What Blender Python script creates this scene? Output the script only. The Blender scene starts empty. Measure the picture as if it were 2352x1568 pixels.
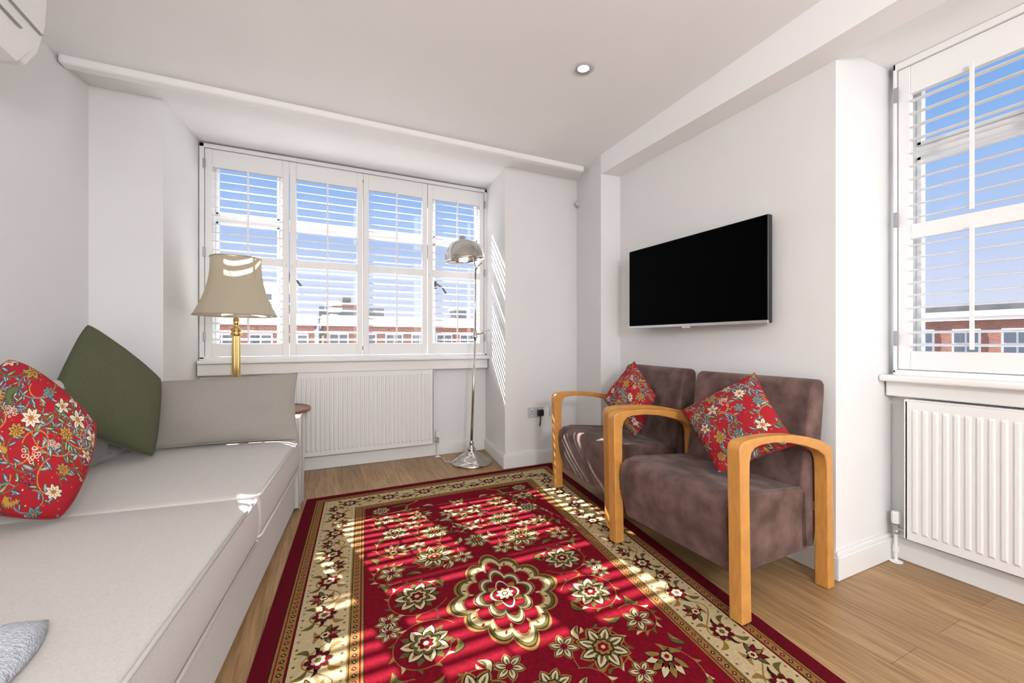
import bpy, math, random
import numpy as np
from mathutils import Vector, Matrix
random.seed(4)
S=bpy.context.scene
C=S.collection
try:
    S.view_settings.view_transform='Standard'
    S.view_settings.look='None'
except Exception: pass

def lin(r,g,b):
    f=lambda c:(c/255/12.92) if c/255<=0.04045 else ((c/255+0.055)/1.055)**2.4
    return (f(r),f(g),f(b),1)

# ---------------------------------------------------------------- materials
def mat(name,col,rough=0.5,metal=0.0,var=0.0,vscale=8,bump=0.0,bscale=60,col2=None,sheen=0,stretch=None,emit=None,estr=0,coat=0,spec=None):
    m=bpy.data.materials.new(name); m.use_nodes=True
    nt=m.node_tree; b=nt.nodes['Principled BSDF']
    b.inputs['Base Color'].default_value=col
    b.inputs['Roughness'].default_value=rough
    b.inputs['Metallic'].default_value=metal
    if sheen: b.inputs['Sheen Weight'].default_value=sheen
    if coat: b.inputs['Coat Weight'].default_value=coat
    if spec is not None: b.inputs['Specular IOR Level'].default_value=spec
    if emit:
        b.inputs['Emission Color'].default_value=emit; b.inputs['Emission Strength'].default_value=estr
    tc=nt.nodes.new('ShaderNodeTexCoord')
    mp=nt.nodes.new('ShaderNodeMapping'); nt.links.new(tc.outputs['Object'],mp.inputs[0])
    if stretch: mp.inputs['Scale'].default_value=stretch
    if var or col2:
        n=nt.nodes.new('ShaderNodeTexNoise'); n.inputs['Scale'].default_value=vscale; n.inputs['Detail'].default_value=5
        nt.links.new(mp.outputs[0],n.inputs['Vector'])
        r=nt.nodes.new('ShaderNodeValToRGB')
        c2=col2 if col2 else tuple(min(1,c*(1+var)) for c in col[:3])+(1,)
        c1=col if col2 else tuple(c*(1-var) for c in col[:3])+(1,)
        r.color_ramp.elements[0].position=0.35; r.color_ramp.elements[0].color=c1
        r.color_ramp.elements[1].position=0.68; r.color_ramp.elements[1].color=c2
        nt.links.new(n.outputs['Fac'],r.inputs[0]); nt.links.new(r.outputs[0],b.inputs['Base Color'])
    if bump:
        n2=nt.nodes.new('ShaderNodeTexNoise'); n2.inputs['Scale'].default_value=bscale; n2.inputs['Detail'].default_value=3
        nt.links.new(mp.outputs[0],n2.inputs['Vector'])
        bp=nt.nodes.new('ShaderNodeBump'); bp.inputs['Strength'].default_value=bump; bp.inputs['Distance'].default_value=0.01
        nt.links.new(n2.outputs['Fac'],bp.inputs['Height']); nt.links.new(bp.outputs[0],b.inputs['Normal'])
    return m

M={}
M['wall']=mat('wall_paint',(0.80,0.802,0.805,1),0.85,var=0.01,vscale=3,bump=0.03,bscale=300)
M['ceil']=mat('ceiling_paint',(0.89,0.893,0.90,1),0.9,var=0.01,vscale=2)
M['trim']=mat('trim_gloss_white',(0.84,0.84,0.84,1),0.35)
M['shut']=mat('shutter_white',(0.86,0.86,0.865,1),0.4)
M['rad']=mat('radiator_enamel',(0.83,0.83,0.835,1),0.3)
M['sofa']=mat('sofa_linen',lin(199,195,191),0.95,var=0.05,vscale=180,bump=0.25,bscale=900,sheen=0.1)
M['pipe']=mat('sofa_piping',lin(214,210,206),0.9)
M['bolster']=mat('bolster_linen',lin(163,157,149),0.95,var=0.10,vscale=220,bump=0.3,bscale=900,stretch=(1,1,3))
M['green']=mat('green_velvet_linen',lin(86,88,66),0.95,var=0.18,vscale=160,bump=0.3,bscale=800,stretch=(1,1,4))
M['velvet']=mat('brown_suede',lin(78,55,50),0.9,col2=lin(122,94,88),vscale=10,bump=0.15,bscale=60,sheen=0.10)
M['armwood']=mat('beech_wood',lin(206,146,74),0.42,var=0.10,vscale=5,stretch=(3,14,3),coat=0.1)
M['tablewood']=mat('table_wood',lin(128,72,40),0.35,var=0.2,vscale=12,coat=0.3)
M['brass']=mat('brass',(0.83,0.60,0.24,1),0.16,1.0)
M['chrome']=mat('brushed_nickel',(0.58,0.56,0.53,1),0.14,1.0)
M['darkmetal']=mat('dark_metal',(0.08,0.08,0.08,1),0.4,0.8)
M['tvscreen']=mat('tv_screen',(0.0005,0.0005,0.0005,1),0.35,spec=0.02)
M['tvbody']=mat('tv_bezel',(0.03,0.03,0.035,1),0.3,0.3)
M['silver']=mat('silver_plastic',(0.55,0.55,0.56,1),0.3,0.8)
M['plastic']=mat('white_plastic',(0.83,0.83,0.83,1),0.3)
M['plate']=mat('socket_plate',(0.60,0.61,0.63,1),0.35,0.15)
M['black']=mat('black_plastic',(0.012,0.012,0.012,1),0.4)
M['throw']=mat('throw_wool',lin(196,200,210),1.0,var=0.12,vscale=90,bump=0.8,bscale=200)
M['bulb']=mat('bulb_warm',(1,0.8,0.5,1),0.3,emit=(1,0.72,0.35,1),estr=3)
M['led']=mat('downlight_lens',(1,0.95,0.8,1),0.3,emit=(1,0.9,0.65,1),estr=2.5)
M['fill_globe']=mat('fill_globe_glow',(1,1,1,1),0.3,emit=(1,0.985,0.97,1),estr=122)  # glow of the added fill globe behind the camera
M['white_stone']=mat('white_stucco',(0.80,0.80,0.79,1),0.8,var=0.05,vscale=0.6)
M['roof']=mat('grey_roof',(0.12,0.12,0.13,1),0.8,var=0.2,vscale=0.8)
M['bglass']=mat('building_glass',(0.10,0.12,0.15,1),0.2)
M['tree']=mat('tree_foliage',(0.05,0.08,0.03,1),0.9,var=0.4,vscale=1.5)
M['street']=mat('street_ground',(0.22,0.21,0.20,1),0.9,var=0.2,vscale=0.1)
M['tank']=mat('valve_grey',(0.4,0.4,0.41,1),0.35,0.6)

def brickmat():
    m=bpy.data.materials.new('red_brick'); m.use_nodes=True; nt=m.node_tree; b=nt.nodes['Principled BSDF']
    tc=nt.nodes.new('ShaderNodeTexCoord'); sp=nt.nodes.new('ShaderNodeSeparateXYZ'); cb=nt.nodes.new('ShaderNodeCombineXYZ')
    ad=nt.nodes.new('ShaderNodeMath'); ad.operation='ADD'
    nt.links.new(tc.outputs['Object'],sp.inputs[0]); nt.links.new(sp.outputs[0],ad.inputs[0]); nt.links.new(sp.outputs[1],ad.inputs[1])
    nt.links.new(ad.outputs[0],cb.inputs[0]); nt.links.new(sp.outputs[2],cb.inputs[1])
    br=nt.nodes.new('ShaderNodeTexBrick'); br.inputs['Scale'].default_value=2.5
    br.inputs['Color1'].default_value=lin(138,84,70); br.inputs['Color2'].default_value=lin(154,100,86); br.inputs['Mortar'].default_value=lin(160,130,118)
    nt.links.new(cb.outputs[0],br.inputs['Vector']); nt.links.new(br.outputs[0],b.inputs['Base Color']); b.inputs['Roughness'].default_value=0.9
    return m
M['brick']=brickmat()

def floormat():
    m=bpy.data.materials.new('oak_floor'); m.use_nodes=True; nt=m.node_tree; b=nt.nodes['Principled BSDF']
    tc=nt.nodes.new('ShaderNodeTexCoord'); mp=nt.nodes.new('ShaderNodeMapping'); mp.inputs['Rotation'].default_value=(0,0,math.radians(90))
    nt.links.new(tc.outputs['Object'],mp.inputs[0])
    br=nt.nodes.new('ShaderNodeTexBrick'); br.inputs['Scale'].default_value=1; br.inputs['Brick Width'].default_value=1.9; br.inputs['Row Height'].default_value=0.17
    br.inputs['Mortar Size'].default_value=0.0009; br.offset=0.37
    br.inputs['Color1'].default_value=lin(180,146,106); br.inputs['Color2'].default_value=lin(162,128,88); br.inputs['Mortar'].default_value=lin(116,86,56)
    nt.links.new(mp.outputs[0],br.inputs['Vector'])
    mp2=nt.nodes.new('ShaderNodeMapping'); mp2.inputs['Scale'].default_value=(22,1.2,1); nt.links.new(tc.outputs['Object'],mp2.inputs[0])
    n=nt.nodes.new('ShaderNodeTexNoise'); n.inputs['Scale'].default_value=3; n.inputs['Detail'].default_value=8; n.inputs['Distortion'].default_value=0.8
    nt.links.new(mp2.outputs[0],n.inputs['Vector'])
    r=nt.nodes.new('ShaderNodeValToRGB'); r.color_ramp.elements[0].position=0.34; r.color_ramp.elements[0].color=(0.58,0.52,0.44,1); r.color_ramp.elements[1].position=0.6; r.color_ramp.elements[1].color=(1,1,1,1)
    nt.links.new(n.outputs['Fac'],r.inputs[0])
    mx=nt.nodes.new('ShaderNodeMix'); mx.data_type='RGBA'; mx.blend_type='MULTIPLY'; mx.inputs['Factor'].default_value=0.85
    nt.links.new(br.outputs[0],mx.inputs[6]); nt.links.new(r.outputs[0],mx.inputs[7]); nt.links.new(mx.outputs[2],b.inputs['Base Color'])
    b.inputs['Roughness'].default_value=0.42
    return m
M['floor']=floormat()

def shademat():
    m=bpy.data.materials.new('silk_shade'); m.use_nodes=True; nt=m.node_tree; b=nt.nodes['Principled BSDF']
    out=nt.nodes['Material Output']
    b.inputs['Base Color'].default_value=lin(200,191,172); b.inputs['Roughness'].default_value=0.7
    t=nt.nodes.new('ShaderNodeBsdfTranslucent'); t.inputs[0].default_value=lin(216,204,180)
    mx=nt.nodes.new('ShaderNodeMixShader'); mx.inputs[0].default_value=0.38
    nt.links.new(b.outputs[0],mx.inputs[1]); nt.links.new(t.outputs[0],mx.inputs[2]); nt.links.new(mx.outputs[0],out.inputs[0])
    tc=nt.nodes.new('ShaderNodeTexCoord'); mp=nt.nodes.new('ShaderNodeMapping'); mp.inputs['Scale'].default_value=(60,60,3)
    n=nt.nodes.new('ShaderNodeTexNoise'); n.inputs['Scale'].default_value=2
    bp=nt.nodes.new('ShaderNodeBump'); bp.inputs['Strength'].default_value=0.3; bp.inputs['Distance'].default_value=0.01
    nt.links.new(tc.outputs['Object'],mp.inputs[0]); nt.links.new(mp.outputs[0],n.inputs['Vector']); nt.links.new(n.outputs['Fac'],bp.inputs['Height']); nt.links.new(bp.outputs[0],b.inputs['Normal'])
    return m
M['shade']=shademat()

def glassmat():
    m=bpy.data.materials.new('window_glass'); m.use_nodes=True; nt=m.node_tree
    for n in list(nt.nodes):
        if n.type!='OUTPUT_MATERIAL': nt.nodes.remove(n)
    out=[n for n in nt.nodes if n.type=='OUTPUT_MATERIAL'][0]
    t=nt.nodes.new('ShaderNodeBsdfTransparent'); g=nt.nodes.new('ShaderNodeBsdfGlossy'); g.inputs['Roughness'].default_value=0.02
    mx=nt.nodes.new('ShaderNodeMixShader'); mx.inputs[0].default_value=0.03
    nt.links.new(t.outputs[0],mx.inputs[1]); nt.links.new(g.outputs[0],mx.inputs[2]); nt.links.new(mx.outputs[0],out.inputs[0])
    return m
M['glass']=glassmat()

# ---------------------------------------------------------------- mesh builder
class MB:
    def __init__(s): s.v=[];s.f=[];s.m=[]
    def add(s,vs,fs,mi=0):
        o=len(s.v); s.v+= [tuple(v) for v in vs]
        for f in fs: s.f.append(tuple(i+o for i in f)); s.m.append(mi)
    def box(s,c,sz,mi=0,R=None):
        hx,hy,hz=sz[0]/2,sz[1]/2,sz[2]/2; vs=[]
        for z in(-hz,hz):
            for x,y in((-hx,-hy),(hx,-hy),(hx,hy),(-hx,hy)):
                p=Vector((x,y,z))
                if R is not None: p=R@p
                vs.append(p+Vector(c))
        s.add(vs,[(3,2,1,0),(4,5,6,7),(0,1,5,4),(1,2,6,5),(2,3,7,6),(3,0,4,7)],mi)
    def bb(s,x0,x1,y0,y1,z0,z1,mi=0):
        s.box(((x0+x1)/2,(y0+y1)/2,(z0+z1)/2),(abs(x1-x0),abs(y1-y0),abs(z1-z0)),mi)
    def loft(s,A,B,mi=0):
        n=len(A); s.add(list(A)+list(B),[tuple(range(n))[::-1],tuple(range(n,2*n))]+[(i,(i+1)%n,n+(i+1)%n,n+i) for i in range(n)],mi)
    def prism(s,pts,z0,z1,mi=0):
        s.loft([(x,y,z0) for x,y in pts],[(x,y,z1) for x,y in pts],mi)
    def lathe(s,prof,c=(0,0,0),n=40,mi=0,R=None,flute=0,nf=0):
        vs=[];fs=[]
        for r,z in prof:
            for i in range(n):
                a=2*math.pi*i/n; rr=r*(1+flute*math.cos(nf*a)) if flute else r
                p=Vector((rr*math.cos(a),rr*math.sin(a),z))
                if R is not None: p=R@p
                vs.append(p+Vector(c))
        for j in range(len(prof)-1):
            for i in range(n):
                k=(i+1)%n; fs.append((j*n+i,j*n+k,(j+1)*n+k,(j+1)*n+i))
        s.add(vs,fs,mi)
    def tube(s,pts,r,n=12,mi=0,cap=True):
        P=[Vector(p) for p in pts]; rs=r if isinstance(r,(list,tuple)) else [r]*len(P)
        vs=[];fs=[]
        up=Vector((0,0,1)); T0=(P[1]-P[0]).normalized()
        if abs(T0.dot(up))>0.9: up=Vector((1,0,0))
        for k,p in enumerate(P):
            T=(P[min(k+1,len(P)-1)]-P[max(k-1,0)]).normalized()
            A=T.cross(up).normalized(); B=T.cross(A).normalized()
            for i in range(n):
                a=2*math.pi*i/n; vs.append(p+A*math.cos(a)*rs[k]+B*math.sin(a)*rs[k])
        for j in range(len(P)-1):
            for i in range(n):
                q=(i+1)%n; fs.append((j*n+i,j*n+q,(j+1)*n+q,(j+1)*n+i))
        if cap: fs+= [tuple(range(n))[::-1],tuple(range((len(P)-1)*n,len(P)*n))]
        s.add(vs,fs,mi)
    def make(s,name,mats,parent=None,bevel=0,seg=2,smooth=False,angle=35,recalc=True,subsurf=0):
        me=bpy.data.meshes.new(name); me.from_pydata(s.v,[],s.f)
        if not isinstance(mats,(list,tuple)): mats=[mats]
        for m in mats: me.materials.append(m)
        me.polygons.foreach_set('material_index',s.m)
        if recalc:
            import bmesh
            bm=bmesh.new(); bm.from_mesh(me); bmesh.ops.recalc_face_normals(bm,faces=bm.faces); bm.to_mesh(me); bm.free()
        if smooth: me.polygons.foreach_set('use_smooth',[True]*len(me.polygons))
        me.update()
        o=bpy.data.objects.new(name,me); C.objects.link(o)
        if bevel:
            b=o.modifiers.new('bevel','BEVEL'); b.width=bevel; b.segments=seg; b.limit_method='ANGLE'; b.angle_limit=math.radians(angle)
            if seg>=3:
                me.polygons.foreach_set('use_smooth',[True]*len(me.polygons)); w=o.modifiers.new('wn','WEIGHTED_NORMAL'); w.keep_sharp=False
        if subsurf:
            q=o.modifiers.new('sub','SUBSURF'); q.levels=subsurf; q.render_levels=subsurf
        if parent is not None:
            o.parent=parent
        return o

def group(name,loc=(0,0,0),rz=0):
    """Empty whose children are authored in the empty's local space."""
    e=bpy.data.objects.new(name,None); e.empty_display_size=0.2; e.location=loc; e.rotation_euler=(0,0,rz); C.objects.link(e); return e

# ================================================================= ROOM
H=2.49
mb=MB(); mb.bb(-1.9,3.0,-2.6,4.1,-0.12,0.0); mb.make('floor',M['floor'])
mb=MB(); mb.prism([(-1.9,-2.6),(2.7,-2.6),(2.7,2.9),(-1.9,2.9)],H,H+0.12)
mb.loft([(-1.9,2.9,H),(2.7,2.9,H),(2.7,2.9,2.61),(-1.9,2.9,2.61)],[(-1.9,3.15,2.493),(2.7,3.15,2.493),(2.7,3.15,2.61),(-1.9,3.15,2.61)])
mb.loft([(-1.9,3.15,2.493),(2.7,3.15,2.493),(2.7,3.15,2.66),(-1.9,3.15,2.66)],[(-1.9,4.1,2.545),(2.7,4.1,2.545),(2.7,4.1,2.66),(-1.9,4.1,2.66)])
mb.make('ceiling',M['ceil'])
mb=MB(); mb.bb(-1.165,2.015,2.86,2.93,H-0.04,H+0.01); mb.make('trim_1',M['ceil'],bevel=0.016,seg=4)
# left wall, slightly out of square
def wl(y): return -1.149-(3.144-y)*0.0862
mb=MB(); mb.prism([(-1.149,3.144),(wl(0),0),(wl(-2.6),-2.6),(-1.9,-2.6),(-1.9,3.144)],0,2.6); mb.make('wall_left',M['wall'])
# window wall with piers
mb=MB()
mb.prism([(-1.9,3.144),(-0.8155,3.144),(-0.767,3.80),(-0.767,4.05),(-1.9,4.05)],0,2.6)
mb.prism([(1.422,3.144),(2.13,3.144),(2.4,3.144),(2.4,4.05),(1.51,4.05),(1.51,3.80)],0,2.6)
mb.bb(-0.767,1.51,3.80,4.05,0,0.90)
mb.bb(-0.767,1.51,3.86,4.05,2.50,2.62)
mb.make('wall_back',M['wall'])
mb=MB(); mb.prism([(2.0,2.625),(2.175,2.61),(2.09,1.062),(2.85,1.062),(2.85,3.144),(2.13,3.144)],0,2.6)
mb.bb(2.575,2.85,-0.12,1.062,0,0.87); mb.bb(2.575,2.85,-2.6,-0.12,0,2.6)
mb.make('wall_right',M['wall'])
# soffit
def xo(y): return 2.0+(y-2.625)*0.0407
mb=MB()
def prof1(y,zb): return [(xo(y),y,2.55),(xo(y),y,zb),(2.12+ (y-1.062)*0.055,y,zb),(2.12+(y-1.062)*0.055,y,2.55)]
mb.loft(prof1(2.625,2.345),prof1(1.085,2.2975))
def prof2(y,zb): return [(xo(y),y,2.55),(xo(y),y,zb),(2.09,y,zb),(2.28,y,2.37),(2.85,y,2.385),(2.85,y,2.55)]
mb.loft(prof2(1.085,2.2975),prof2(-2.6,2.27))
mb.make('trim_2',M['ceil'])

def base(name,segs,h=0.12,th=0.018):
    mb=MB()
    for q in segs:
        mb.prism(q,0.001,h-0.018)
        cx=[(q[0][0],q[0][1]),(q[0][0]*.35+q[1][0]*.65,q[0][1]*.35+q[1][1]*.65),(q[3][0]*.35+q[2][0]*.65,q[3][1]*.35+q[2][1]*.65),(q[3][0],q[3][1])]
        mb.prism(cx,h-0.018,h)
    mb.make(name,M['trim'],bevel=0.003)
# each q: [wall a, outer a, outer b, wall b]
base('baseboard_back',[[(-0.767,3.80),(-0.767,3.782),(1.49,3.782),(1.51,3.80)],
   [(1.51,3.80),(1.49,3.79),(1.402,3.126),(1.422,3.144)],
   [(1.422,3.144),(1.402,3.126),(2.10,3.126),(2.13,3.144)],
   [(-0.8155,3.144),(-0.797,3.126),(-0.749,3.79),(-0.767,3.80)],
   [(-1.149,3.144),(-1.149,3.126),(-0.797,3.126),(-0.8155,3.144)]])
base('baseboard_right',[[(2.13,3.144),(2.108,3.13),(1.978,2.605),(2.0,2.625)],[(2.0,2.625),(1.978,2.605),(2.155,2.592),(2.175,2.61)],
   [(2.175,2.61),(2.155,2.60),(2.068,1.04),(2.09,1.062)],[(2.09,1.062),(2.068,1.04),(2.557,1.04),(2.575,1.062)],
   [(2.575,1.062),(2.557,1.05),(2.557,-2.6),(2.575,-2.6)]])

# ================================================================= WINDOWS
def shutters(P,xs,z0,z1,zr0,zr1,tilt,rail_b=0.10,rail_t=0.135,n_up=10,n_lo=10,st=0.045,fl=0.03):
    """local: x width, y out, z up; frame face at y=0"""
    fr=MB(); w0,w1=xs[0],xs[-1]
    fr.bb(w0-fl,w0,-0.012,0.06,z0-0.015,z1+0.03); fr.bb(w1,w1+fl,-0.012,0.06,z0-0.015,z1+0.03)
    fr.bb(w0-fl,w1+fl,-0.012,0.06,z1,z1+0.03); fr.bb(w0-fl,w1+fl,-0.012,0.06,z0-0.03,z0)
    fr.make('shutter_frame',M['shut'],P,bevel=0.003)
    for k,(a,b) in enumerate(zip(xs[:-1],xs[1:])):
        mb=MB(); g=0.003; a+=g;b-=g
        y0,y1=0.0,0.030
        mb.bb(a,a+st,y0,y1,z0+g,z1-g); mb.bb(b-st,b,y0,y1,z0+g,z1-g)
        mb.bb(a+st,b-st,y0+.001,y1-.001,z0+g,z0+rail_b); mb.bb(a+st,b-st,y0+.001,y1-.001,z1-rail_t,z1-g); mb.bb(a+st,b-st,y0+.001,y1-.001,zr0,zr1)
        mb.make('shutter_panel_%d'%(k+1),M['shut'],P,bevel=0.003)
        lv=MB(); R=Matrix.Rotation(math.radians(tilt),3,'X')
        for (lo,hi,n) in((z0+rail_b,zr0,n_lo),(zr1,z1-rail_t,n_up)):
            for i in range(n):
                z=lo+(i+0.5)*(hi-lo)/n
                A=[];B=[]
                for j in range(10):
                    t=2*math.pi*j/10; p=R@Vector((0,0.029*math.cos(t),0.0042*math.sin(t)))
                    A.append((a+st+0.002,p.y+0.015,p.z+z)); B.append((b-st-0.002,p.y+0.015,p.z+z))
                lv.loft(A,B)
            c=(a+b)/2; yt=-0.022
            lv.bb(c-0.006,c+0.006,yt-0.006,yt+0.006,lo+0.01,hi+0.012)
        lv.make('louvers_%d'%(k+1),M['shut'],P,smooth=False)
        kb=MB(); kb.lathe([(0,-0.012),(0.009,-0.010),(0.010,-0.004),(0.006,0)],((b-0.02) if k%2==0 else (a+0.02),-0.001,(zr0+zr1)/2-0.02),n=14,R=Matrix.Rotation(math.radians(-90),3,'X'))
        kb.make('knob_%d'%(k+1),M['shut'],P,smooth=True)
    hg=MB()
    for z in(z0+0.15,(z0+z1)/2,z1-0.12):
        for x in (w0,w1): hg.bb(x-0.008,x+0.008,-0.018,-0.008,z-0.035,z+0.035)
    hg.make('hinges',M['tank'],P,bevel=0.002)

def casement(P,xs,z0,z1,zt,y):
    mb=MB(); w0,w1=xs[0],xs[-1]
    mb.bb(w0-0.03,w1+0.03,y,y+0.06,z0-0.05,z0+0.045); mb.bb(w0-0.03,w1+0.03,y,y+0.06,z1-0.03,z1+0.06)
    for x in xs: mb.bb(x-0.024,x+0.024,y,y+0.06,z0,z1)
    mb.bb(w0,w1,y+0.002,y+0.058,zt-0.028,zt+0.028)
    mb.make('window_frame',M['trim'],P,bevel=0.004)
    s=MB()
    for a,b in zip(xs[:-1],xs[1:]):
        for (lo,hi) in((z0+0.045,zt-0.028),(zt+0.028,z1-0.03)):
            a1,b1=a+0.024,b-0.024; e=0.018
            s.bb(a1,a1+e,y-0.012,y+0.03,lo,hi); s.bb(b1-e,b1,y-0.012,y+0.03,lo,hi); s.bb(a1,b1,y-0.012,y+0.03,lo,lo+e); s.bb(a1,b1,y-0.012,y+0.03,hi-e,hi)
    s.make('casement_sashes',M['trim'],P,bevel=0.003)
    hd=MB()
    for x in (xs[1],xs[-2]):
        hd.bb(x+0.028,x+0.05,y-0.03,y-0.012,1.55,1.62); hd.tube([(x+0.04,y-0.035,1.60),(x+0.10,y-0.05,1.56),(x+0.14,y-0.05,1.50)],0.008,n=8)
    hd.make('handles',M['darkmetal'],P)
    gl=MB(); gl.bb(w0,w1,y+0.028,y+0.032,z0,z1); gl.make('glass_pane',M['glass'],P)

W1=group('window_1',(0,3.765,0))
shutters(W1,[-0.735,-0.18,0.375,0.93,1.482],0.935,2.485,1.64,1.705,15)
casement(W1,[-0.715,-0.235,0.385,1.0,1.49],0.97,2.49,2.01,0.16)
mb=MB(); mb.bb(-0.79+0.03,1.505,-0.115,0.28,0.885,0.914); mb.make('window_sill',M['trim'],W1,bevel=0.010,seg=4)
mb=MB(); mb.bb(-0.765,1.49,-0.075,0.034,0.80,0.886); mb.make('sill_apron',M['trim'],W1,bevel=0.006)

W2=group('window_2',(2.525,1.03,0),math.radians(-90))
shutters(W2,[0.008,0.525,1.042],0.915,2.345,1.53,1.598,10,n_up=10,n_lo=9,fl=0.012,rail_b=0.09)
casement(W2,[0.0,0.56,1.10],0.93,2.33,1.98,0.16)
mb=MB(); mb.bb(-0.03,1.14,-0.085,0.30,0.862,0.892); mb.make('window_sill',M['trim'],W2,bevel=0.010,seg=4)
mb=MB(); mb.bb(-0.025,1.13,-0.03,0.049,0.79,0.863); mb.make('sill_apron',M['trim'],W2,bevel=0.006)
mb=MB(); mb.bb(1.056,1.16,0.03,0.30,0.90,2.385); mb.make('jamb_lining',M['wall'],W2)

# ================================================================= RADIATORS
def radiator(name,loc,rz,L,z0,z1,valve):
    P=group(name,loc,rz)   # local x along, y=0 front face, +y to wall
    mb=MB(); mb.bb(0,L,0.0,0.012,z0,z1); mb.bb(0.0,L,0.05,0.062,z0,z1)
    mb.bb(-0.004,0.010,0.0,0.062,z0,z1+0.006); mb.bb(L-0.010,L+0.004,0.0,0.062,z0,z1+0.006)
    mb.bb(0,L,0.004,0.010,z1,z1+0.008); mb.bb(0,L,0.052,0.058,z1,z1+0.008)
    n=int(L/0.02)
    for i in range(n): mb.bb(i*L/n+0.003,i*L/n+0.008,0.008,0.054,z1-0.002,z1+0.004)
    mb.make('radiator_body',M['rad'],P,bevel=0.003)
    n=int(round((L-0.04)/0.034)); rb=MB()
    for i in range(n):
        c=0.02+(i+0.5)*(L-0.04)/n; w=0.011
        prof=[(-w,0.001),(-w*0.6,-0.007),(w*0.6,-0.007),(w,0.001)]
        zb,zt=z0+0.035,z1-0.035
        vs=[(c+x,y,zb+ (0.012 if y<0 else 0)) for x,y in prof]+[(c+x,y,zt-(0.012 if y<0 else 0)) for x,y in prof]
        rb.add(vs,[(0,1,5,4),(1,2,6,5),(2,3,7,6),(0,3,2,1),(4,5,6,7)])
    rb.make('ribs',M['rad'],P,bevel=0.002)
    br=MB()
    for x in(0.15,L-0.15): br.bb(x-0.02,x+0.02,0.06,0.0795,z0+0.1,z1-0.08)
    br.make('wall_bracket',M['rad'],P)
    v=MB(); vx=L+0.045 if valve>0 else -0.045
    v.tube([(vx,0.03,0.0),(vx,0.03,z0+0.03)],0.0075); v.lathe([(0.0,0.001),(0.026,0.001),(0.026,0.005),(0.01,0.009),(0.008,0.012)],(vx,0.03,0),20)
    v.lathe([(0,0),(0.012,0),(0.012,0.03),(0.0,0.03)],(vx,0.03,0.05),18)
    v.make('valve_pipe',M['plastic'],P,smooth=False)
    v=MB(); v.lathe([(0,0),(0.013,0),(0.014,0.012),(0.011,0.02),(0.011,0.045),(0,0.045)],(vx,0.03,z0+0.0),18)
    v.tube([(vx,0.03,z0+0.025),(L if valve>0 else 0,0.03,z0+0.025)],0.010)
    v.make('valve_body',M['tank'],P)
    v=MB(); v.lathe([(0,0),(0.016,0.0),(0.017,0.01),(0.0165,0.05),(0.013,0.056),(0,0.057)],(vx,0.03,z0+0.05),20,flute=0.04,nf=10)
    v.make('valve_cap',M['plastic'],P)
    return P
radiator('radiator',(-0.225,3.70,0),0,1.195,0.13,0.80,1)
radiator('radiator',(2.478,0.975,0),math.radians(-90),1.1,0.135,0.775,-1)

# ================================================================= TV
P=group('television',(2.035,1.835,1.415),math.radians(0.8))
mb=MB(); mb.bb(-0.0,0.035,-0.50,0.50,-0.272,0.272); mb.make('tv_case',M['tvbody'],P,bevel=0.006,seg=3)
mb=MB(); mb.bb(-0.004,0.001,-0.494,0.494,-0.255,0.267); mb.make('screen',M['tvscreen'],P)
mb=MB(); mb.bb(-0.006,0.006,-0.501,0.501,-0.275,-0.257); mb.bb(-0.008,0.004,-0.03,0.03,-0.286,-0.272); mb.make('silver_trim',M['silver'],P,bevel=0.003)
mb=MB(); mb.bb(0.034,0.085,-0.2,0.2,-0.15,0.15); mb.make('wall_bracket',M['darkmetal'],P)

# ================================================================= CEILING LIGHTS
def downlight(loc):
    P=group('ceiling_downlight_or_fill',loc)
    mb=MB(); mb.lathe([(0.030,-0.001),(0.034,-0.004),(0.040,-0.006),(0.043,-0.006)],n=40); mb.make('bezel',M['tank'],P,smooth=True)
    mb=MB(); mb.lathe([(0.042,-0.0062),(0.053,-0.005),(0.058,0.0)],n=40); mb.make('bezel_ring',M['plate'],P,smooth=True)
    mb=MB(); mb.lathe([(0,-0.0015),(0.02,-0.0015),(0.031,-0.001)],n=30); mb.make('lens',M['led'],P)
    l=bpy.data.lights.new('downlight_or_fill_spot','SPOT'); l.energy=6; l.spot_size=math.radians(110); l.spot_blend=0.6; l.color=(1,0.95,0.88); l.shadow_soft_size=0.04
    o=bpy.data.objects.new('downlight_or_fill_spot',l); o.location=(0,0,-0.03); C.objects.link(o); o.parent=P
for p in((1.283,1.833,H-0.0005),(-0.2,1.2,H-0.0005),(1.28,0.3,H-0.0005),(-0.2,-0.8,H-0.0005)): downlight(p)  # first is the real fitting; the others are unseen, added as fill
P=group('unseen_fill_pendant',(0.35,-1.35,1.75))  # invented pendant, out of view behind the camera, added to brighten the room
mb=MB(); mb.lathe([(0.16*math.sin(math.pi*i/16),-0.16*math.cos(math.pi*i/16)) for i in range(17)],n=32); mb.make('fill_globe',M['fill_globe'],P,smooth=True)
mb=MB(); mb.tube([(0,0,0.15),(0,0,0.74)],0.004); mb.lathe([(0,0.7),(0.05,0.7),(0.05,0.74),(0,0.74)]); mb.make('fill_pendant_mount',M['plastic'],P)

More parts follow.
